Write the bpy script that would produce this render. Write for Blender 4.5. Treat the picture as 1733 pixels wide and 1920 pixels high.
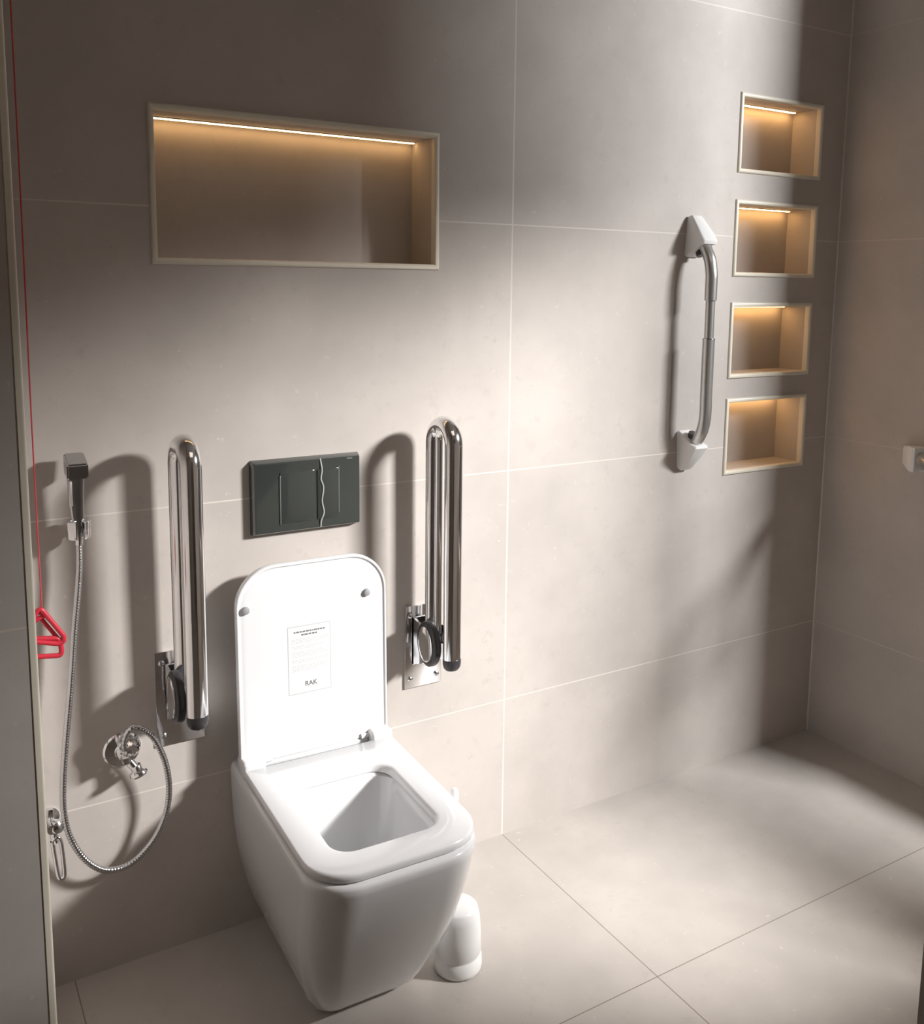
import bpy, bmesh, math, random
from mathutils import Vector, Matrix
random.seed(4)
for o in list(bpy.data.objects): bpy.data.objects.remove(o)
scn = bpy.context.scene
COL = scn.collection
PI = math.pi

# ------------------------------------------------------------------ camera
cd = bpy.data.cameras.new('camera'); cam = bpy.data.objects.new('camera', cd); COL.objects.link(cam)
cd.sensor_fit = 'HORIZONTAL'; cd.sensor_width = 36.0
cd.lens = 1771.62 * 36.0 / 1733.0
cd.shift_x = (866.5 - 887.47) / 1733.0
cd.shift_y = (782.27 - 960.0) / 1733.0
cd.clip_start = 0.02
Rv = Vector((0.85532427, -0.51794974, 0.01218421)); Uv = Vector((0.06111085, 0.12421376, 0.99037185)); Fv = Vector((0.51447629, 0.84634449, -0.13789539))
m = Matrix(((Rv.x, Uv.x, -Fv.x), (Rv.y, Uv.y, -Fv.y), (Rv.z, Uv.z, -Fv.z))).to_4x4()
m.translation = Vector((-1.27552, -1.92715, 1.42726))
cam.matrix_world = m
scn.camera = cam

# ------------------------------------------------------------------ light, sky, exposure
scn.view_settings.view_transform = 'Standard'; scn.view_settings.look = 'None'
scn.view_settings.gamma = 1; scn.view_settings.use_curve_mapping = False
scn.view_settings.exposure = 0.0
w = bpy.data.worlds.new('sky'); scn.world = w; w.use_nodes = True
bg = w.node_tree.nodes['Background']; bg.inputs[0].default_value = (0.93, 0.96, 1.0, 1); bg.inputs[1].default_value = 0.12

def area(name, loc, target, size, power, col, shape='DISK', size_y=None):
    l = bpy.data.lights.new(name, 'AREA'); l.shape = shape; l.size = size
    if size_y: l.size_y = size_y
    l.energy = power; l.color = col
    o = bpy.data.objects.new(name, l); COL.objects.link(o); o.location = loc
    o.rotation_euler = (Vector(target) - Vector(loc)).to_track_quat('-Z', 'Y').to_euler()
    return o
area('window_daylight', (2.6, -3.1, 2.85), (-0.1, 0, 0.9), 1.1, 790, (1.0, 0.985, 0.97), 'RECTANGLE', 0.35)
area('overhead_fill', (-0.3, -1.5, 2.55), (-0.3, -1.5, 0), 0.9, 2.5, (1.0, 0.84, 0.70), 'SQUARE')  # added soft fill from above for ambient level, no fitted lamp

# ------------------------------------------------------------------ materials
def mat(name, col, rough=0.5, metal=0.0, spec=0.5, coat=0.0, emit=None, es=0.0):
    M = bpy.data.materials.new(name); M.use_nodes = True
    b = M.node_tree.nodes['Principled BSDF']
    b.inputs['Base Color'].default_value = (*col, 1); b.inputs['Roughness'].default_value = rough
    b.inputs['Metallic'].default_value = metal; b.inputs['Specular IOR Level'].default_value = spec
    b.inputs['Coat Weight'].default_value = coat; b.inputs['Coat Roughness'].default_value = 0.04
    if emit: b.inputs['Emission Color'].default_value = (*emit, 1); b.inputs['Emission Strength'].default_value = es
    return M

def add_noise(M, c1, c2, scale, detail=3, bump=0.0, rough=None):
    """procedural colour mottling on an existing principled material"""
    nt = M.node_tree; N = nt.nodes; b = N['Principled BSDF']
    g = N.new('ShaderNodeNewGeometry'); n = N.new('ShaderNodeTexNoise'); n.inputs['Scale'].default_value = scale; n.inputs['Detail'].default_value = detail
    r = N.new('ShaderNodeValToRGB'); r.color_ramp.elements[0].position = 0.3; r.color_ramp.elements[1].position = 0.7
    r.color_ramp.elements[0].color = (*c1, 1); r.color_ramp.elements[1].color = (*c2, 1)
    nt.links.new(g.outputs['Position'], n.inputs['Vector']); nt.links.new(n.outputs['Fac'], r.inputs['Fac']); nt.links.new(r.outputs['Color'], b.inputs['Base Color'])
    if bump:
        bp = N.new('ShaderNodeBump'); bp.inputs['Strength'].default_value = bump; bp.inputs['Distance'].default_value = 0.001
        nt.links.new(n.outputs['Fac'], bp.inputs['Height']); nt.links.new(bp.outputs['Normal'], b.inputs['Normal'])
    return M

def tile_mat(name, base, grout, joints, rough=0.60, gw=0.0016, seed=0.0):
    """large porcelain tiles; joints = list of (axis, offset, half_period or None, half_width)"""
    M = bpy.data.materials.new(name); M.use_nodes = True
    nt = M.node_tree; N = nt.nodes; L = nt.links; b = N['Principled BSDF']
    g = N.new('ShaderNodeNewGeometry'); sx = N.new('ShaderNodeSeparateXYZ'); L.new(g.outputs['Position'], sx.inputs[0])
    def math_(op, a, bb=None):
        q = N.new('ShaderNodeMath'); q.operation = op
        for i, v in enumerate((a, bb)):
            if v is None: continue
            if isinstance(v, (int, float)): q.inputs[i].default_value = v
            else: L.new(v, q.inputs[i])
        return q.outputs[0]
    mask = None
    for ax, off, per, hw in joints:
        v = math_('SUBTRACT', sx.outputs['XYZ'.index(ax)], off)
        v = math_('PINGPONG', v, per) if per else math_('ABSOLUTE', v)
        k = math_('LESS_THAN', v, hw or gw)
        mask = k if mask is None else math_('MAXIMUM', mask, k)
    # cloudy base
    def noise(scale, detail, rgh=0.6):
        n = N.new('ShaderNodeTexNoise'); n.inputs['Scale'].default_value = scale; n.inputs['Detail'].default_value = detail; n.inputs['Roughness'].default_value = rgh
        mp = N.new('ShaderNodeVectorMath'); mp.operation = 'ADD'; mp.inputs[1].default_value = (seed, seed * 1.7, seed * .6)
        L.new(g.outputs['Position'], mp.inputs[0]); L.new(mp.outputs[0], n.inputs['Vector']); return n.outputs['Fac']
    def mix(a, c, f, mode='MIX'):
        x = N.new('ShaderNodeMix'); x.data_type = 'RGBA'; x.blend_type = mode
        for s, v in ((6, a), (7, c)):
            if isinstance(v, tuple): x.inputs[s].default_value = (*v, 1)
            else: L.new(v, x.inputs[s])
        if isinstance(f, float): x.inputs[0].default_value = f
        else: L.new(f, x.inputs[0])
        return x.outputs[2]
    def ramp(f, p0, p1):
        r = N.new('ShaderNodeMapRange'); r.inputs[1].default_value = p0; r.inputs[2].default_value = p1; L.new(f, r.inputs[0]); return r.outputs[0]
    dk = tuple(c * 0.90 for c in base); lt = tuple(min(1, c * 1.06) for c in base)
    c = mix(dk, lt, ramp(noise(3.0, 4), 0.35, 0.65))
    c = mix(c, tuple(x * 0.90 for x in base), ramp(noise(30, 6, .75), 0.56, 0.74))
    c = mix(c, tuple(min(1, x * 1.14) for x in base), ramp(noise(55, 3, .7), 0.66, 0.74))
    if mask is not None: c = mix(c, grout, mask)
    L.new(c, b.inputs['Base Color'])
    rr = N.new('ShaderNodeMapRange'); rr.inputs[3].default_value = rough - 0.05; rr.inputs[4].default_value = rough + 0.08
    L.new(noise(18, 3), rr.inputs[0]); L.new(rr.outputs[0], b.inputs['Roughness'])
    b.inputs['Specular IOR Level'].default_value = 0.32
    return M

BASE = (0.50, 0.455, 0.420)
GR = (0.64, 0.585, 0.535)
M_wall = tile_mat('porcelain_tile_back', BASE, GR, [('Z', 0.373, 0.3, None), ('X', 0.0, 0.6, 0.0021)], seed=1.3)
M_wallR = tile_mat('porcelain_tile_side', BASE, (0.56, 0.50, 0.45), [('Z', 0.373, 0.3, None), ('Y', -0.9, 0.6, None)], seed=7.1)
M_niche = tile_mat('porcelain_tile_niche', BASE, GR, [], seed=4.4)
M_floor = tile_mat('porcelain_tile_floor', (0.49, 0.45, 0.415), (0.25, 0.21, 0.18), [('X', 0.0, 0.6, 0.0012), ('X', -1.047, None, 0.0012), ('Y', -0.599, 0.6, 0.0012)], rough=0.42, seed=2.2)
M_ceil = add_noise(mat('ceiling_paint', (0.7, 0.68, 0.65), 0.8), (0.68, 0.66, 0.63), (0.72, 0.70, 0.67), 6)
M_trim = add_noise(mat('cream_pvc_trim', (0.74, 0.69, 0.58), 0.35), (0.72, 0.67, 0.56), (0.76, 0.71, 0.60), 9)
M_sil = mat('light_silicone', (0.62, 0.56, 0.50), 0.4)
M_ceram = mat('white_glazed_ceramic', (0.77, 0.77, 0.78), 0.12, coat=0.5)
M_seat = mat('white_duroplast', (0.76, 0.76, 0.77), 0.16, coat=0.3)
M_wplas = add_noise(mat('white_plastic', (0.80, 0.79, 0.78), 0.35), (0.79, 0.78, 0.77), (0.81, 0.80, 0.79), 20)
M_gplas = mat('grey_rubber', (0.30, 0.30, 0.31), 0.5)
M_chrome = mat('polished_chrome', (0.90, 0.90, 0.91), 0.11, 1.0)
M_steel = mat('brushed_steel', (0.66, 0.66, 0.67), 0.22, 1.0)
M_satin = mat('satin_aluminium', (0.62, 0.61, 0.60), 0.30, 0.85)
M_black = mat('dark_plastic', (0.035, 0.032, 0.035), 0.35)
M_red = mat('red_plastic', (0.62, 0.035, 0.06), 0.35)
M_cord = mat('red_cord', (0.62, 0.06, 0.07), 0.7)
M_dark = mat('dark_mirror_glass', (0.040, 0.046, 0.043), 0.05, 0.0, 0.8, coat=1.0)
M_slot = mat('slot_edge', (0.30, 0.32, 0.31), 0.25, 0.6)
M_film = mat('clear_film_edge', (0.35, 0.36, 0.35), 0.25)
M_paper = mat('white_paper', (0.72, 0.72, 0.72), 0.6)
M_print = mat('grey_print', (0.48, 0.48, 0.48), 0.7)
M_ink = mat('dark_print', (0.16, 0.16, 0.17), 0.7)
M_edge = mat('grey_print_border', (0.45, 0.46, 0.46), 0.7)
M_led = mat('warm_led', (1, .8, .5), 0.5, emit=(1.0, 0.60, 0.26), es=11)
M_led2 = mat('warm_led_bright', (1, .8, .5), 0.5, emit=(1.0, 0.56, 0.21), es=22)
M_door = add_noise(mat('taupe_door_paint', (0.20, 0.165, 0.15), 0.45), (0.19, 0.155, 0.14), (0.21, 0.175, 0.16), 12)
M_dimmer = bpy.data.materials.new('light_dimming_sheet'); M_dimmer.use_nodes = True  # added see-through sheet that weakens the daylight, not a known glazing
_n = M_dimmer.node_tree.nodes; _n.clear(); _t = _n.new('ShaderNodeBsdfTransparent'); _t.inputs[0].default_value = (.58, .59, .60, 1)
_o = _n.new('ShaderNodeOutputMaterial'); M_dimmer.node_tree.links.new(_t.outputs[0], _o.inputs[0])
M_water = mat('water', (0.75, 0.78, 0.78), 0.02, 0.0, 0.6)

# ------------------------------------------------------------------ mesh helpers
def mk(name, bm, mats, parent=None, smooth=False, angle=40):
    bmesh.ops.recalc_face_normals(bm, faces=bm.faces)
    me = bpy.data.meshes.new(name); bm.to_mesh(me); bm.free()
    for M in (mats if isinstance(mats, (list, tuple)) else [mats]): me.materials.append(M)
    o = bpy.data.objects.new(name, me); COL.objects.link(o)
    if parent: o.parent = parent
    if smooth:
        me.polygons.foreach_set('use_smooth', [True] * len(me.polygons))
        me.set_sharp_from_angle(angle=math.radians(angle))
    return o
def place(o, root):
    """o was modelled in room coordinates: parent it to a root that stands at its own base"""
    o.parent = root
    o.matrix_parent_inverse = Matrix.LocRotScale(root.location, root.rotation_euler, root.scale).inverted()
    return o
def tag(o, label, cat, group=None):
    o['label'] = label; o['category'] = cat
    if group: o['group'] = group
    return o
def struct(o): o['kind'] = 'structure'; return o
def thing(name, loc, label, cat, group=None, rz=0.0):
    o = bpy.data.objects.new(name, None); COL.objects.link(o); o.location = loc; o.rotation_euler = (0, 0, rz)
    o.empty_display_size = 0.05
    return tag(o, label, cat, group)
def box(bm, a, b, mi=0, bev=0.0, seg=2):
    x0, y0, z0 = a; x1, y1, z1 = b
    vs = [bm.verts.new(v) for v in ((x0, y0, z0), (x1, y0, z0), (x1, y1, z0), (x0, y1, z0), (x0, y0, z1), (x1, y0, z1), (x1, y1, z1), (x0, y1, z1))]
    fs = [bm.faces.new([vs[i] for i in f]) for f in ((0, 3, 2, 1), (4, 5, 6, 7), (0, 1, 5, 4), (1, 2, 6, 5), (2, 3, 7, 6), (3, 0, 4, 7))]
    for f in fs: f.material_index = mi
    if bev:
        es = list({e for f in fs for e in f.edges})
        r = bmesh.ops.bevel(bm, geom=es, offset=bev, segments=seg, affect='EDGES', profile=0.5)
        for f in r['faces']: f.material_index = mi
def rrect(x0, x1, y0, y1, r, n=8):
    """rounded rectangle; r = scalar or (r at x1y1, x0y1, x0y0, x1y0); counter-clockwise"""
    if not isinstance(r, (list, tuple)): r = (r,) * 4
    pts = []
    for k, (cx, cy, sx, sy) in enumerate(((x1, y1, -1, -1), (x0, y1, 1, -1), (x0, y0, 1, 1), (x1, y0, -1, 1))):
        q = max(r[k], 1e-4); ox, oy = cx + sx * q, cy + sy * q
        for i in range(n + 1):
            a = k * PI / 2 + i / n * PI / 2
            pts.append((ox + q * math.cos(a), oy + q * math.sin(a)))
    return pts
def loft(bm, loops, cap0=True, cap1=True, mi=0, closed=True):
    rings = [[bm.verts.new(p) for p in l] for l in loops]
    n = len(rings[0])
    for a, b in zip(rings[:-1], rings[1:]):
        for i in range(n if closed else n - 1):
            j = (i + 1) % n
            f = bm.faces.new((a[i], a[j], b[j], b[i])); f.material_index = mi
    if cap0: f = bm.faces.new(list(reversed(rings[0]))); f.material_index = mi
    if cap1: f = bm.faces.new(rings[-1]); f.material_index = mi
    return rings
def lathe(bm, prof, org=(0, 0, 0), axis=(0, 0, 1), n=32, mi=0, ribs=0, ribd=0.0):
    """prof = [(radius, height)] about axis through org"""
    A = Vector(axis).normalized(); q = A.to_track_quat('Z', 'Y'); O = Vector(org)
    loops = []
    for r, h in prof:
        l = []
        for i in range(n):
            a = 2 * PI * i / n; rr = r * (1 - ribd * (0.5 + 0.5 * math.cos(ribs * a))) if ribs else r
            l.append(O + q @ Vector((rr * math.cos(a), rr * math.sin(a), h)))
        loops.append(l)
    loft(bm, loops, True, True, mi)
def smoothpath(pts, k=8):
    P = [Vector(p) for p in pts]; out = []
    for i in range(len(P) - 1):
        p0 = P[i - 1] if i else P[i] * 2 - P[i + 1]; p1, p2 = P[i], P[i + 1]; p3 = P[i + 2] if i + 2 < len(P) else P[i + 1] * 2 - P[i]
        for s in range(k):
            t = s / k
            out.append(0.5 * ((2 * p1) + (p2 - p0) * t + (2 * p0 - 5 * p1 + 4 * p2 - p3) * t * t + (3 * p1 - p0 - 3 * p2 + p3) * t ** 3))
    out.append(P[-1]); return out
def tube(bm, path, r, n=16, mi=0, ra=1.0, up=None, caps=True):
    """sweep; r scalar or list; ra = aspect of the second axis"""
    P = [Vector(p) for p in path]; N = len(P)
    T = [(P[min(i + 1, N - 1)] - P[max(i - 1, 0)]).normalized() for i in range(N)]
    u = Vector(up) if up else Vector((1, 0, 0)) if abs(T[0].x) < .9 else Vector((0, 1, 0))
    loops = []
    for i in range(N):
        u = (u - T[i] * u.dot(T[i])).normalized(); v = T[i].cross(u)
        rr = r[i] if isinstance(r, (list, tuple)) else r
        loops.append([P[i] + u * (rr * math.cos(2 * PI * k / n)) + v * (rr * ra * math.sin(2 * PI * k / n)) for k in range(n)])
    loft(bm, loops, caps, caps, mi)

def wall_panel(name, plane, a0, a1, b0, b1, thick, holes, M, niche_mat=None):
    """wall with rectangular openings. plane('x' or 'y', coordinate, direction of thickness).
    holes = (a0,a1,b0,b1,depth or None for right through)"""
    ax, c, d = plane
    def P(a, b, t): return (a, c + d * t, b) if ax == 'y' else (c + d * t, a, b)
    A = sorted({a0, a1, *[h[0] for h in holes], *[h[1] for h in holes]}); B = sorted({b0, b1, *[h[2] for h in holes], *[h[3] for h in holes]})
    bm = bmesh.new()
    def quad(ps, mi=0):
        f = bm.faces.new([bm.verts.new(p) for p in ps]); f.material_index = mi
    def inside(a, b, back):
        return any(h[0] < a < h[1] and h[2] < b < h[3] and (h[4] is None or not back) for h in holes)
    for i in range(len(A) - 1):
        for j in range(len(B) - 1):
            ma, mb = (A[i] + A[i + 1]) / 2, (B[j] + B[j + 1]) / 2
            for back in (False, True):
                if not inside(ma, mb, back):
                    t = thick if back else 0
                    quad([P(A[i], B[j], t), P(A[i + 1], B[j], t), P(A[i + 1], B[j + 1], t), P(A[i], B[j + 1], t)])
    for (p, q) in (((a0, b0), (a1, b0)), ((a1, b0), (a1, b1)), ((a1, b1), (a0, b1)), ((a0, b1), (a0, b0))):
        quad([P(*p, 0), P(*q, 0), P(*q, thick), P(*p, thick)])
    for h in holes:
        t = h[4] or thick; mi = 1 if niche_mat and h[4] else 0
        cs = [(h[0], h[2]), (h[1], h[2]), (h[1], h[3]), (h[0], h[3])]
        for k in range(4): quad([P(*cs[k], 0), P(*cs[(k + 1) % 4], 0), P(*cs[(k + 1) % 4], t), P(*cs[k], t)], mi)
        if h[4]: quad([P(*q, t) for q in cs], mi)
    bmesh.ops.remove_doubles(bm, verts=bm.verts, dist=1e-5)
    me = bpy.data.meshes.new(name); bmesh.ops.recalc_face_normals(bm, faces=bm.faces); bm.to_mesh(me); bm.free()
    me.materials.append(M)
    if niche_mat: me.materials.append(niche_mat)
    o = bpy.data.objects.new(name, me); COL.objects.link(o); return struct(o)

# ------------------------------------------------------------------ room shell
XR, ZC, YF, XL = 1.19, 3.00, -2.45, -2.1
BIG = (-0.832, -0.215, 1.474, 1.756)
SM = [(0.757, 1.075, 1.760, 1.952), (0.757, 1.075, 1.474, 1.663), (0.757, 1.075, 1.184, 1.377), (0.757, 1.075, 0.902, 1.102)]
wall_panel('wall_back', ('y', 0.0, 1), XL - .2, XR + .2, -0.1, ZC, 0.2, [(*BIG, 0.110)] + [(*s, 0.100) for s in SM], M_wall, M_niche)
WIN = (-1.36, -0.60, 0.35, 2.90)
WIN2 = (-2.05, -1.36, 1.05, 2.18)
wall_panel('wall_right', ('x', XR, 1), YF - .15, 0.0, -0.1, ZC, 0.12, [(*WIN, None), (*WIN2, None)], M_wallR)
wall_panel('wall_front', ('y', YF, -1), XL - .2, XR, -0.1, ZC, 0.15, [(-0.90, 0.0, 0.0, 2.1, None)], M_wallR)
bm = bmesh.new(); box(bm, (XL - .2, -0.6, -0.1), (-1.152, 0.0, ZC)); struct(mk('wall_left', bm, M_wallR))
bm = bmesh.new(); box(bm, (XL - .2, YF, -0.1), (XL, -0.6, ZC)); struct(mk('wall_far_left', bm, M_wallR))
bm = bmesh.new(); box(bm, (XL - .2, YF - .15, -0.12), (XR + .12, 0.0, 0.0)); struct(mk('floor', bm, M_floor))
bm = bmesh.new(); box(bm, (XL - .2, YF - .15, ZC), (XR + .12, 0.2, ZC + .1)); struct(mk('ceiling', bm, M_ceil))

# window frames of the two openings in the right wall (unseen, guessed and shaped to give the daylight its pattern on the wall)
for k, W in enumerate((WIN, WIN2)):
    bm = bmesh.new(); f = .008
    for a, b in (((XR + .09, W[0], W[2]), (XR + .12, W[0] + f, W[3])), ((XR + .09, W[1] - f, W[2]), (XR + .12, W[1], W[3])),
                 ((XR + .09, W[0], W[2]), (XR + .12, W[1], W[2] + f)), ((XR + .09, W[0], W[3] - f), (XR + .12, W[1], W[3]))): box(bm, a, b)
    wn = struct(mk('window_%d' % (k + 1), bm, M_wplas))
    if k != 1:      # unseen sheet added to dim the daylight through the taller opening
        bm = bmesh.new(); box(bm, (XR + .10, W[0] + f, W[2] + f), (XR + .105, W[1] - f, W[3] - f)); mk('dimming_sheet', bm, M_dimmer, wn)

# bead in the corner between back and right wall, cream edge trim on the left return
bm = bmesh.new(); tube(bm, [(XR - .0005, -0.0005, 0), (XR - .0005, -0.0005, ZC)], 0.0035, 8); struct(mk('trim_1', bm, M_sil, smooth=True))
bm = bmesh.new()
pts = [(-1.1535, -0.596), (-1.1535, -0.6006)] + [(-1.1528, -0.6012)] + [(-1.1470 + .0035 * math.cos(a), -0.5977 + .0035 * math.sin(a)) for a in [(-90 + 15 * i) * PI / 180 for i in range(7)]] + [(-1.1445, -0.590), (-1.1535, -0.590)]
loft(bm, [[(x, y, 0.0) for x, y in pts], [(x, y, ZC) for x, y in pts]]); struct(mk('trim_2', bm, M_trim, smooth=True))

def frame_trim(name, h, wd=0.0125, proud=0.006):
    """rounded cream edging around a wall niche"""
    x0, x1, z0, z1 = h; bm = bmesh.new(); prof = []
    for i in range(7):
        a = PI * i / 6
        prof.append((wd / 2 - wd / 2 * math.cos(a), -proud * math.sin(a) - 0.0002))
    prof.append((wd, 0.012)); prof = [(-0.0008, 0.012)] + prof     # (offset outward from opening, y)
    rings = []
    for (cx, cz, sx, sz) in ((x0, z0, -1, -1), (x1, z0, 1, -1), (x1, z1, 1, 1), (x0, z1, -1, 1)):
        rings.append([bm.verts.new((cx + sx * o, y, cz + sz * o)) for o, y in prof])
    for k in range(4):
        a, b = rings[k], rings[(k + 1) % 4]
        for i in range(len(prof) - 1): bm.faces.new((a[i], a[i + 1], b[i + 1], b[i]))
    return struct(mk(name, bm, M_trim, smooth=True))
for i, h in enumerate([BIG] + SM): frame_trim('trim_%d' % (i + 3), h)

# tiled half-height wall at the right of the camera; its end shows at the lower right corner of the picture, the unseen rest is guessed and sized to shade the toilet front
bm = bmesh.new(); box(bm, (-0.392, -1.72, 0), (0.84, -1.40, 1.27)); struct(mk('wall_low', bm, M_wallR))
bm = bmesh.new(); box(bm, (-0.90, YF - .08, 0.005), (0.0, YF - .04, 2.1)); struct(mk('door_1', bm, M_door))

# ------------------------------------------------------------------ LED strips in the niches
def led(h, depth, label, M, inset=0.0, group=None):
    x0, x1, z0, z1 = h
    t = thing('led_strip', ((x0 + x1) / 2, depth - .008, z1 - .003), label, 'light', group)
    bm = bmesh.new(); box(bm, (x0 + .004, depth - .026, z1 - .0018), (x1 - .004 - inset, depth - .014, z1 - .0003)); place(mk('profile', bm, M_satin), t)
    bm = bmesh.new(); box(bm, (x0 + .006, depth - .024, z1 - .0034), (x1 - .006 - inset, depth - .016, z1 - .0018)); place(mk('diffuser', bm, M), t)
led(BIG, 0.110, 'warm white LED strip along the top of the long wall niche above the toilet', M_led)
for h, s in zip(SM, ('topmost of the four small niches', 'second small niche from the top', 'third small niche from the top', 'lowest of the four small niches')):
    led(h, 0.100, 'warm white LED strip at the ceiling of the ' + s, M_led2, inset=0.012, group='LED strips in the four small niches')

# ------------------------------------------------------------------ toilet
TC = (-0.541, 0.0, 0.0)
toilet = thing('toilet', TC, 'white square-cornered toilet with raised lid standing against the tiled back wall', 'toilet', rz=math.radians(-1.5))
# (z, half width, front y, corner radius)
S = [(0.000, .090, -.345, .035), (0.006, .094, -.350, .036), (0.010, .104, -.362, .042), (0.03, .117, -.381, .048), (0.06, .129, -.402, .055), (0.10, .142, -.426, .062), (0.15, .1545, -.453, .070), (0.20, .163, -.476, .076),
     (0.25, .1685, -.497, .081), (0.30, .1715, -.516, .085), (0.34, .173, -.530, .088), (0.37, .1735, -.541, .090), (0.385, .1725, -.545, .090), (0.391, .1695, -.543, .088), (0.3935, .1655, -.539, .085)]
bm = bmesh.new(); loops = []
for z, hw, fy, r in S:
    loops.append([(x, y, z) for x, y in rrect(-hw, hw, fy, -0.004, (0.006, 0.006, r, r), 10)])
# over the rim into the basin
def hole(z, hw, y0, y1, r): return [(x, y, z) for x, y in rrect(-hw, hw, y0, y1, r, 10)]
loops += [hole(.3935, .119, -.482, -.196, .06), hole(.390, .114, -.477, -.201, .058), hole(.36, .110, -.472, -.205, .056), hole(.32, .104, -.462, -.208, .054), hole(.27, .094, -.440, -.212, .052), hole(.22, .078, -.405, -.222, .05), hole(.18, .058, -.355, -.232, .04), hole(.165, .035, -.32, -.25, .03)]
loft(bm, loops, True, True)
mk('bowl', bm, M_ceram, toilet, smooth=True, angle=50)
bm = bmesh.new(); l = hole(.205, .073, -.392, -.2255, .048); bm.faces.new([bm.verts.new(p) for p in l]); mk('water', bm, M_water, toilet)
# seat ring
bm = bmesh.new()
zo, zt = .3955, .4135
def outer(z, o): return [(x, y, z) for x, y in rrect(-.1705 + o, .1705 - o, -.536 + o, -.1005 - o * .3, (.006, .006, .085 - o * .5, .085 - o * .5), 10)]
def inner(z, o): return [(x, y, z) for x, y in rrect(-.1065 - o, .1065 + o, -.464 - o, -.196 + o, .042 + o * .5, 10)]
loft(bm, [inner(zo, 0), outer(zo, .003), outer(zo + .003, 0), outer(zt - .005, 0), outer(zt - .0015, .0015), outer(zt, .005), inner(zt, .010), inner(zt - .0015, .0055), inner(zt - .005, .0015), inner(zo + .004, 0), inner(zo, 0)], False, False)
bmesh.ops.remove_doubles(bm, verts=bm.verts, dist=1e-5)
mk('seat', bm, M_seat, toilet, smooth=True, angle=50)
# hinges
for sx in (-1, 1):
    bm = bmesh.new(); x0, x1 = sorted((sx * .1715, sx * .122))
    box(bm, (x0, -.104, .394), (x1, -.052, .430), 0, .007, 3)
    lathe(bm, [(.0, 0), (.006, .0), (.006, .018), (.0, .018)], (sx * .122, -.078, .416), (-sx, 0, 0), 12)
    mk('hinge', bm, M_seat, toilet, smooth=True)
# lid, leaning slightly back, seen from its inner side
lid_t = math.radians(-1.2)
def lidpt(x, z, d):          # x across, z along the lid, d towards the camera
    return (x, -0.058 - d + (z - .41) * math.tan(math.radians(1.6)), z)
def lidloop(o, d, r=.085):
    return [lidpt(x, z, d) for x, z in rrect(-.1705 + o, .1705 - o, .412 + o, .838 - o, (r - o * .6, r - o * .6, .008, .008), 12)]
bm = bmesh.new()
loft(bm, [lidloop(.006, 0), lidloop(.002, .002), lidloop(0, .006), lidloop(0, .017), lidloop(.0012, .0192), lidloop(.003, .020), lidloop(.0052, .0192), lidloop(.0062, .0172), lidloop(.009, .0165), lidloop(.012, .0172), lidloop(.02, .0178)], True, True)
lid = mk('lid', bm, M_seat, toilet, smooth=True, angle=50)
bm = bmesh.new(); box(bm, (-.121, -.0795, .400), (.121, -.062, .4125), 0, .004, 2); mk('lid_hinge_bar', bm, M_seat, lid, smooth=True)
for x, z in ((-.150, .750), (.123, .748)):
    bm = bmesh.new(); c = lidpt(x, z, .0175)
    lathe(bm, [(.0085, 0), (.0085, .004), (.007, .0065), (.004, .0075), (.001, .0078)], c, (0, -1, 0), 20)
    mk('bumper', bm, M_gplas, lid, smooth=True)['label'] = 'grey rubber bumper'
# paper sticker with its print
bm = bmesh.new(); sx0, sx1, sz0, sz1 = -.061, .037, .545, .697
def flat(x0, x1, z0, z1, d, mi):
    f = bm.faces.new([bm.verts.new(lidpt(x, z, d)) for x, z in ((x0, z0), (x1, z0), (x1, z1), (x0, z1))]); f.material_index = mi
flat(sx0, sx1, sz0, sz1, .0179, 3); flat(sx0 + .0018, sx1 - .0018, sz0 + .0018, sz1 - .0018, .01795, 0)
rr = random.Random(3)
def words(z, h, xa, xb, mi):
    x = xa
    while x < xb - .002:
        wd = min(rr.uniform(.003, .009), xb - x); flat(x, x + wd, z, z + h, .0180, mi); x += wd + .0013
words(.6815, .0035, -.047, .024, 2); words(.6745, .0035, -.030, .008, 2)
z = .667
for grp in ((4, .030), (3, .022), (5, .030), (3, .031), (5, .028)):
    for k in range(grp[0]):
        words(z, .0011, -.052, grp[1] - (.02 if k == grp[0] - 1 else 0), 1); z -= .0030
    z -= .0034
me = bpy.data.meshes.new('tmp_text'); cu = bpy.data.curves.new('tmp', 'FONT'); cu.body = 'RAK'; cu.size = .0145; cu.align_x = 'CENTER'; cu.offset = .0004
to = bpy.data.objects.new('tmp', cu); COL.objects.link(to); bpy.context.view_layer.update()
tm = bpy.data.meshes.new_from_object(to)
cu.body = 'CERAMICS'; cu.size = .0042; cu.offset = 0; bpy.context.view_layer.update(); tm2 = bpy.data.meshes.new_from_object(to)
for T, zz, mi in ((tm, .5610, 2), (tm2, .5555, 1)):
    vs = [bm.verts.new(lidpt(v.co.x - .010, v.co.y + zz, .0180)) for v in T.vertices]
    for p in T.polygons:
        try: bm.faces.new([vs[i] for i in p.vertices]).material_index = mi
        except ValueError: pass
bpy.data.objects.remove(to)
st = mk('sticker', bm, [M_paper, M_print, M_ink, M_edge], lid); st['label'] = 'white printed care sticker'

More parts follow.
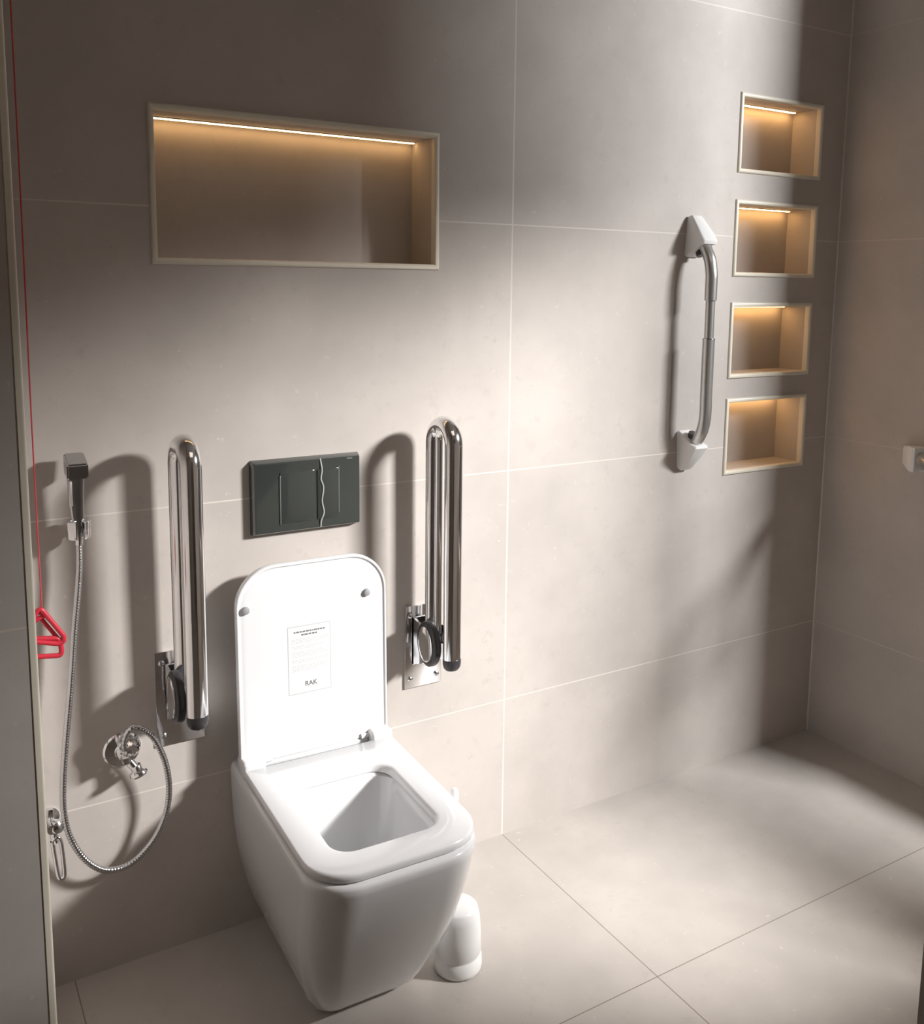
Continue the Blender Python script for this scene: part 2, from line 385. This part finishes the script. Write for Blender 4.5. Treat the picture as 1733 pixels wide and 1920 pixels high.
# ------------------------------------------------------------------ flush plate
fp = thing('flush_plate', (-0.533, 0, 0.893), 'dark glossy rectangular flush plate on the wall above the toilet', 'flush plate')
bm = bmesh.new()
loft(bm, [[(x, y, z) for x, z in rrect(-.659 + o, -.407 - o, .891 + o, 1.054 - o, .003, 3)] for o, y in ((0, -.0005), (0.004, -.017), (.0055, -.0195), (.007, -.020))])
place(mk('plate', bm, M_dark, smooth=True, angle=30), fp)
for x, z0, z1, nm in ((-.598, .913, 1.020, 'button'), (-.463, .925, 1.030, 'button')):
    bm = bmesh.new()
    if x < -.5: xa, xb = -.598, -.520
    else: xa, xb = -.5135, -.463
    box(bm, (xa, -.0222, .915), (xb, -.019, 1.026), 0, .0009, 2)
    place(mk('button', bm, M_dark, smooth=True), fp)
    bm = bmesh.new(); box(bm, (x - .0012, -.0226, z0), (x + .0012, -.019, z1), 0, .0005, 1)
    place(mk('button_edge', bm, M_slot, smooth=True), fp)
bm = bmesh.new(); pth = [(-.506, -.0205, 1.050), (-.503, -.0235, 1.025), (-.5055, -.0235, 1.005), (-.500, -.0238, .985), (-.5035, -.0238, .955), (-.499, -.0235, .930), (-.5055, -.0232, .912), (-.506, -.0205, .897)]
tube(bm, smoothpath(pth, 6), .0016, 6, ra=.35, up=(1, 0, 0)); place(mk('protective_film_edge', bm, M_film, smooth=True), fp)
bm = bmesh.new(); box(bm, (-.443, -.0204, 1.043), (-.430, -.0199, 1.0465)); place(mk('maker_mark', bm, M_slot), fp)

# ------------------------------------------------------------------ fold-up support rails beside the toilet
def make_rail(label, px):
    t = thing('folding_support_rail', (px, 0, 0.465), label, 'grab rail', 'fold-up support rails beside the toilet')
    bm = bmesh.new(); box(bm, (-.050, -.006, .001), (.050, -.0002, .206), 0, .0015, 2)
    mk('wall_plate', bm, M_chrome, t, smooth=True)
    for sx in (-.036, .036):
        for z in (.024, .182):
            bm = bmesh.new(); lathe(bm, [(.0065, 0), (.0062, .002), (.004, .0038), (.001, .0042)], (sx, -.006, z), (0, -1, 0), 16)
            mk('screw', bm, M_steel, t, smooth=True)
    bm = bmesh.new()     # bracket arms out of the plate
    for x0, x1 in ((-.030, -.024), (.020, .026)):
        prof = [(-.006, .060), (-.045, .075), (-.098, .105), (-.110, .130), (-.098, .158), (-.060, .170), (-.006, .178)]
        loft(bm, [[(x0, y, z) for y, z in prof], [(x1, y, z) for y, z in prof]])
    box(bm, (-.030, -.012, .060), (.026, -.006, .178))
    mk('bracket', bm, M_chrome, t)
    yr, yf, r, R, zt = -.055, -.143, .0215, .044, .672 - .018
    path = [(0, yr, .150), (0, yr, .30), (0, yr, .45), (0, yr, zt - R)] + [(0, (yr + yf) / 2 + R * math.cos(a), zt - R + R * math.sin(a)) for a in [PI * i / 14 for i in range(1, 14)]] + [(0, yf, zt - R), (0, yf, .45), (0, yf, .30), (0, yf, .118)]
    bm = bmesh.new(); tube(bm, path, r, 24, ra=.82, up=(1, 0, 0)); mk('rail_tube', bm, M_chrome, t, smooth=True)
    bm = bmesh.new(); loft(bm, [[(k * .0218 * math.cos(a), yf + k * .018 * math.sin(a), .118 - h) for a in [2 * PI * i / 28 for i in range(28)]] for k, h in ((1, 0), (1, .012), (.92, .020), (.7, .026), (.1, .027))])
    mk('end_cap', bm, M_black, t, smooth=True)['label'] = 'black rail end cap'
    # oval pivot cover on both sides, long axis upright
    for s in (-1,):
        def ov(a, b, x): return [(x, -.078 + a * math.cos(2 * PI * i / 36), .136 + b * math.sin(2 * PI * i / 36)) for i in range(36)]
        bm = bmesh.new(); loft(bm, [ov(.044, .052, s * .016), ov(.046, .054, s * .022), ov(.045, .053, s * .031), ov(.041, .049, s * .034), ov(.033, .041, s * .0345)])
        pv = mk('pivot_cover', bm, M_black, t, smooth=True); pv['label'] = 'black oval pivot cover'
        bm = bmesh.new(); loft(bm, [ov(.034, .042, s * .033), ov(.034, .042, s * .0362), ov(.031, .039, s * .0375), ov(.020, .027, s * .039), ov(.008, .012, s * .0395)])
        mk('pivot_cap', bm, M_chrome, pv, smooth=True)['label'] = 'chrome cap'
    bm = bmesh.new(); tube(bm, [(0, -.055, .150), (0, -.070, .125), (0, -.085, .120)], .016, 16); mk('pivot_core', bm, M_steel, t, smooth=True)
    return t
make_rail('chrome fold-up support rail left of the toilet, nearer the bidet spray hose', -0.818)
make_rail('chrome fold-up support rail right of the toilet and flush plate', -0.240)

# ------------------------------------------------------------------ telescopic grab bars
def make_bar(label, loc, length, rot, group=None):
    """local frame: bar runs along +z, stands out along -y; origin at the lower mount's tip"""
    t = thing('grab_bar', loc, label, 'grab bar', group); t.rotation_euler = rot
    out, H = -.080, length
    def mount(z, s):
        # wedge seen from the side, from tip (z) towards the bar (s = +1 upwards)
        prof = [(-.0005, z + s * .004), (-.012, z), (-.020, z + s * .004), (-.060, z + s * .050), (-.074, z + s * .070), (-.072, z + s * .078), (-.055, z + s * .082), (-.030, z + s * .100), (-.006, z + s * .112), (-.0005, z + s * .110)]
        bm = bmesh.new(); n = len(prof)
        loops = []
        cy = sum(p[0] for p in prof) / n; cz = sum(p[1] for p in prof) / n
        for x, sc in ((-.0255, .90), (-.0235, .965), (-.020, 1.0), (.020, 1.0), (.0235, .965), (.0255, .90)):
            loops.append([(x * (1 - .25 * (1 - min(1, abs(zz - z) / .03))), min(-.0005, cy + (y - cy) * sc) if y < -.001 else -.0005, cz + (zz - cz) * sc) for y, zz in prof])
        loft(bm, loops); o = mk('mount', bm, M_wplas, t, smooth=True, angle=35); o['label'] = 'white plastic wall mount'
        bm = bmesh.new(); tube(bm, [(0, -.030, z + s * .085), (0, -.040, z + s * .1085)], .014, 12); mk('socket', bm, M_black, o, smooth=True)
    mount(0, 1); mount(H, -1)
    R1 = .0165
    a = smoothpath([(0, -.040, .066), (0, -.056, .092), (0, -.072, .122), (0, out, .160), (0, out, .22)], 6) + [Vector((0, out, H * .53))]
    bm = bmesh.new(); tube(bm, a, R1, 20); mk('lower_sleeve', bm, M_satin, t, smooth=True)
    b = [Vector((0, out, H * .675)), Vector((0, out, H - .17))] + smoothpath([(0, out, H - .16), (0, -.072, H - .122), (0, -.056, H - .092), (0, -.040, H - .066)], 6)
    bm = bmesh.new(); tube(bm, b, R1, 20); mk('upper_sleeve', bm, M_satin, t, smooth=True)
    bm = bmesh.new(); tube(bm, [(0, out, H * .50), (0, out, H * .70)], .0128, 20); mk('inner_tube', bm, M_satin, t, smooth=True)
    bm = bmesh.new(); lathe(bm, [(.0169, 0), (.0172, .001), (.0169, .002)], (0, out, H * .53 - .002), (0, 0, 1), 24); mk('collar', bm, M_steel, t, smooth=True)
    return t
make_bar('satin grey vertical grab bar with white mounts beside the small lit niches', (0.585, 0, 0.923), 0.700, (0, 0, 0))
rb = make_bar('grab bar end with white mount on the right wall, cut by the picture edge', (XR, -0.280 - .62, 0.962), 0.62, Matrix(((0, 1, 0), (0, 0, 1), (1, 0, 0))).to_euler())
rb.scale = (1.35, 1.1, 1)

# ------------------------------------------------------------------ bidet sprayer
sp = thing('bidet_sprayer', (-1.0, 0, 0.93), 'chrome bidet spray handset hanging in its wall holder with flexible hose', 'bidet sprayer')
bm = bmesh.new()     # handset: slanted square head and flat tapering handle
def rect(cx, cy, z, hx, hy, r=.003): return [(x, y, z) for x, y in rrect(cx - hx, cx + hx, cy - hy, cy + hy, r, 3)]
loft(bm, [rect(-1.007, -.050, .940, .006, .006, .005), rect(-1.007, -.050, .962, .0075, .0075, .005), rect(-1.008, -.050, .985, .0115, .008), rect(-1.009, -.051, 1.03, .0135, .008), rect(-1.009, -.054, 1.062, .015, .009)])
place(mk('handle', bm, M_steel, smooth=True, angle=30), sp)
bm = bmesh.new()
loft(bm, [[(-1.026, -.078, 1.062), (-.989, -.078, 1.062), (-.989, -.034, 1.066), (-1.026, -.034, 1.066)], [(-1.026, -.080, 1.090), (-.989, -.080, 1.090), (-.989, -.030, 1.106), (-1.026, -.030, 1.106)]])
bmesh.ops.bevel(bm, geom=list(bm.edges), offset=.003, segments=2, affect='EDGES')
place(mk('spray_head', bm, M_steel, smooth=True, angle=30), sp)
bm = bmesh.new(); tube(bm, [(-1.020, -.062, 1.058), (-1.021, -.066, 1.03), (-1.020, -.062, 1.010)], .004, 8); place(mk('trigger', bm, M_satin, smooth=True), sp)
bm = bmesh.new()
tube(bm, [(-1.006, -.046, .950), (-1.007, -.046, .930)], .0075, 12); place(mk('hose_nut', bm, M_chrome, smooth=True), sp)
hose = [(-1.007, -.046, .932), (-1.008, -.045, .889), (-1.013, -.045, .837), (-1.022, -.045, .764), (-1.033, -.045, .659), (-1.046, -.045, .553), (-1.055, -.045, .468), (-1.057, -.045, .401), (-1.048, -.045, .343), (-1.022, -.045, .286), (-.984, -.045, .251), (-.937, -.045, .250), (-.894, -.046, .284), (-.867, -.048, .333), (-.857, -.050, .389), (-.863, -.056, .451), (-.882, -.064, .508), (-.899, -.069, .535), (-.921, -.071, .551), (-.936, -.069, .546), (-.943, -.064, .525), (-.941, -.058, .504), (-.939, -.056, .4935)]
P = smoothpath(hose, 10); dense = []
for i in range(len(P) - 1):
    k = max(1, int((P[i + 1] - P[i]).length / .0013))
    for s in range(k): dense.append(P[i].lerp(P[i + 1], s / k))
bm = bmesh.new(); tube(bm, dense, [.0066 if i % 4 < 2 else .0058 for i in range(len(dense))], 12); place(mk('spray_hose', bm, M_steel, smooth=True, angle=80), sp)

hd = thing('spray_holder', (-1.0, 0, 0.93), 'small chrome forked wall holder clasping the bidet spray handle', 'holder')
bm = bmesh.new(); lathe(bm, [(.017, 0), (.017, .006), (.012, .009), (.012, .03)], (-1.003, 0, .960), (0, -1, 0), 24); place(mk('base', bm, M_chrome, smooth=True), hd)
bm = bmesh.new(); loops = []
for z in (.944, .946, .976, .978):
    o = 0 if z in (.946, .976) else .001
    loops.append([(-1.007 + (.022 - o) * math.cos(a), -.048 + (.022 - o) * math.sin(a), z) for a in [(-70 + i * 320 / 24 - 90 + 90 + 0) * PI / 180 for i in range(25)]] + [(-1.007 + (.013 + o) * math.cos(a), -.048 + (.013 + o) * math.sin(a), z) for a in [(250 - i * 320 / 24) * PI / 180 for i in range(25)]])
loft(bm, loops); place(mk('fork', bm, M_chrome, smooth=True, angle=30), hd)

# ------------------------------------------------------------------ shut-off valve of the sprayer
va = thing('sprayer_valve', (-0.935, 0, 0.478), 'round chrome shut-off valve with ribbed knob below the left support rail', 'valve')
bm = bmesh.new(); lathe(bm, [(.0375, 0), (.0375, .003), (.034, .0065), (.016, .010), (.0145, .012)], (-.937, 0, .478), (0, -1, 0), 40); place(mk('flange', bm, M_chrome, smooth=True, angle=30), va)
bm = bmesh.new(); tube(bm, [(-.937, -.008, .478), (-.936, -.045, .478)], .0135, 20); tube(bm, [(-.936, -.034, .478), (-.927, -.040, .462), (-.917, -.044, .448)], .009, 16); place(mk('body', bm, M_chrome, smooth=True), va)
bm = bmesh.new(); lathe(bm, [(.012, 0), (.0185, .002), (.0195, .006), (.0195, .026), (.017, .031), (.004, .033)], (-.932, -.036, .492), (.10, -.75, .55), 48, ribs=12, ribd=.14); place(mk('knob', bm, M_chrome, smooth=True, angle=35), va)
bm = bmesh.new(); lathe(bm, [(.010, 0), (.011, .002), (.011, .010), (.0175, .013), (.019, .018), (.017, .022), (.004, .024)], (-.920, -.043, .458), (.35, -.2, -1), 28); place(mk('outlet_cap', bm, M_chrome, smooth=True, angle=35), va)
bm = bmesh.new(); lathe(bm, [(.0085, 0), (.0095, .001), (.0095, .014), (.0075, .016)], (-.938, -.055, .474), (-.15, -.05, 1), 6); place(mk('hose_nut', bm, M_chrome), va)

# ------------------------------------------------------------------ small tap low on the left
an = thing('wall_tap', (-1.075, 0, 0.375), 'small chrome wall tap with hanging lever low beside the left wall edge', 'tap')
bm = bmesh.new(); lathe(bm, [(.020, 0), (.020, .003), (.012, .007), (.009, .009)], (-1.080, 0, .372), (0, -1, 0), 28); place(mk('flange', bm, M_chrome, smooth=True), an)
bm = bmesh.new(); tube(bm, [(-1.080, -.006, .372), (-1.079, -.050, .370)], .010, 16); lathe(bm, [(.008, 0), (.013, .004), (.0145, .012), (.011, .020), (.003, .023)], (-1.074, -.030, .366), (.3, -.9, .25), 20)
tube(bm, [(-1.088, -.022, .366), (-1.098, -.026, .352)], .006, 12); place(mk('body', bm, M_chrome, smooth=True), an)
bm = bmesh.new(); box(bm, (-1.0875, -.037, .385), (-1.0745, -.025, .405), 0, .002, 2); tube(bm, [(-1.081, -.031, .372), (-1.081, -.031, .388)], .005, 10); place(mk('stem', bm, M_chrome, smooth=True), an)
bm = bmesh.new()
tube(bm, smoothpath([(-1.077, -.040, .362), (-1.075, -.042, .345), (-1.073, -.044, .338)], 4), .0075, 12)
lever = [(-1.080, -.045, .344), (-1.076, -.045, .300), (-1.072, -.046, .268), (-1.066, -.047, .262), (-1.062, -.047, .270), (-1.063, -.047, .310), (-1.066, -.046, .342), (-1.073, -.045, .350), (-1.080, -.045, .344)]
tube(bm, smoothpath(lever, 5), .0044, 10, caps=False); place(mk('lever', bm, M_chrome, smooth=True), an)

# ------------------------------------------------------------------ emergency pull cord
pc = thing('emergency_pull_cord', (-1.095, -0.2, 0.77), 'red emergency pull cord with a triangular red handle hanging beside the left wall edge', 'pull cord')
bm = bmesh.new(); tube(bm, smoothpath([(-1.0935, -.2, .868), (-1.0940, -.2, 1.2), (-1.0925, -.2, 1.636), (-1.0925, -.2, 2.59)], 6), .0012, 8); place(mk('cord', bm, M_cord, smooth=True), pc)
bm = bmesh.new()
def ringpath(pts, rad, n=5):
    out = []; N = len(pts)
    for i in range(N):
        a, b, c = Vector(pts[i - 1]), Vector(pts[i]), Vector(pts[(i + 1) % N]); u = (a - b).normalized(); v = (c - b).normalized()
        s, e = b + u * rad, b + v * rad
        for k in range(n + 1):
            t = k / n; out.append((1 - t) ** 2 * s + 2 * t * (1 - t) * b + t * t * e)
    out.append(out[0]); return out
def cring(bm, pts, rad, r, asp):
    P = ringpath(pts, rad); tube(bm, P, r, 12, ra=asp, up=(0, 1, 0), caps=False)
xc = -1.0965
cring(bm, [(xc, -.2, .868), (xc + .0385, -.2, .806), (xc + .031, -.2, .796), (xc - .031, -.2, .796 + .018), (xc - .0385, -.2, .815)], .009, .0044, 1.0)
cring(bm, [(xc, -.192, .848), (xc + .030, -.192, .800), (xc + .026, -.192, .806), (xc - .030, -.192, .815), (xc - .030, -.192, .822)], .006, .0036, 1.0)
tube(bm, [(xc - .003, -.196, .862), (xc + .006, -.196, .850), (xc - .010, -.196, .845)], .005, 10)
place(mk('triangle_handle', bm, M_red, smooth=True), pc)
bm = bmesh.new()
cring(bm, [(xc - .034, -.197, .816), (xc + .030, -.197, .806), (xc + .032, -.197, .774), (xc - .032, -.197, .783)], .009, .0045, 1.0)
place(mk('lower_handle', bm, M_red, smooth=True), pc)

# ------------------------------------------------------------------ toilet brush
tb = thing('toilet_brush', (-0.345, -0.36, 0), 'white plastic toilet brush in its round holder on the floor right of the toilet', 'toilet brush')
bm = bmesh.new(); lathe(bm, [(.046, 0), (.050, .003), (.0515, .010), (.0505, .030), (.0475, .034), (.0470, .038), (.0495, .042), (.0490, .080), (.0455, .118), (.0415, .137), (.036, .143), (.014, .146)], (0, 0, 0), (0, 0, 1), 40); mk('holder', bm, M_wplas, tb, smooth=True, angle=50)
bm = bmesh.new(); lathe(bm, [(.016, .144), (.016, .150), (.010, .156), (.0075, .20), (.0075, .36), (.0095, .375), (.009, .390), (.005, .397), (.001, .398)], (-.0055, .012, 0), (0, 0, 1), 24); mk('brush_handle', bm, M_wplas, tb, smooth=True)
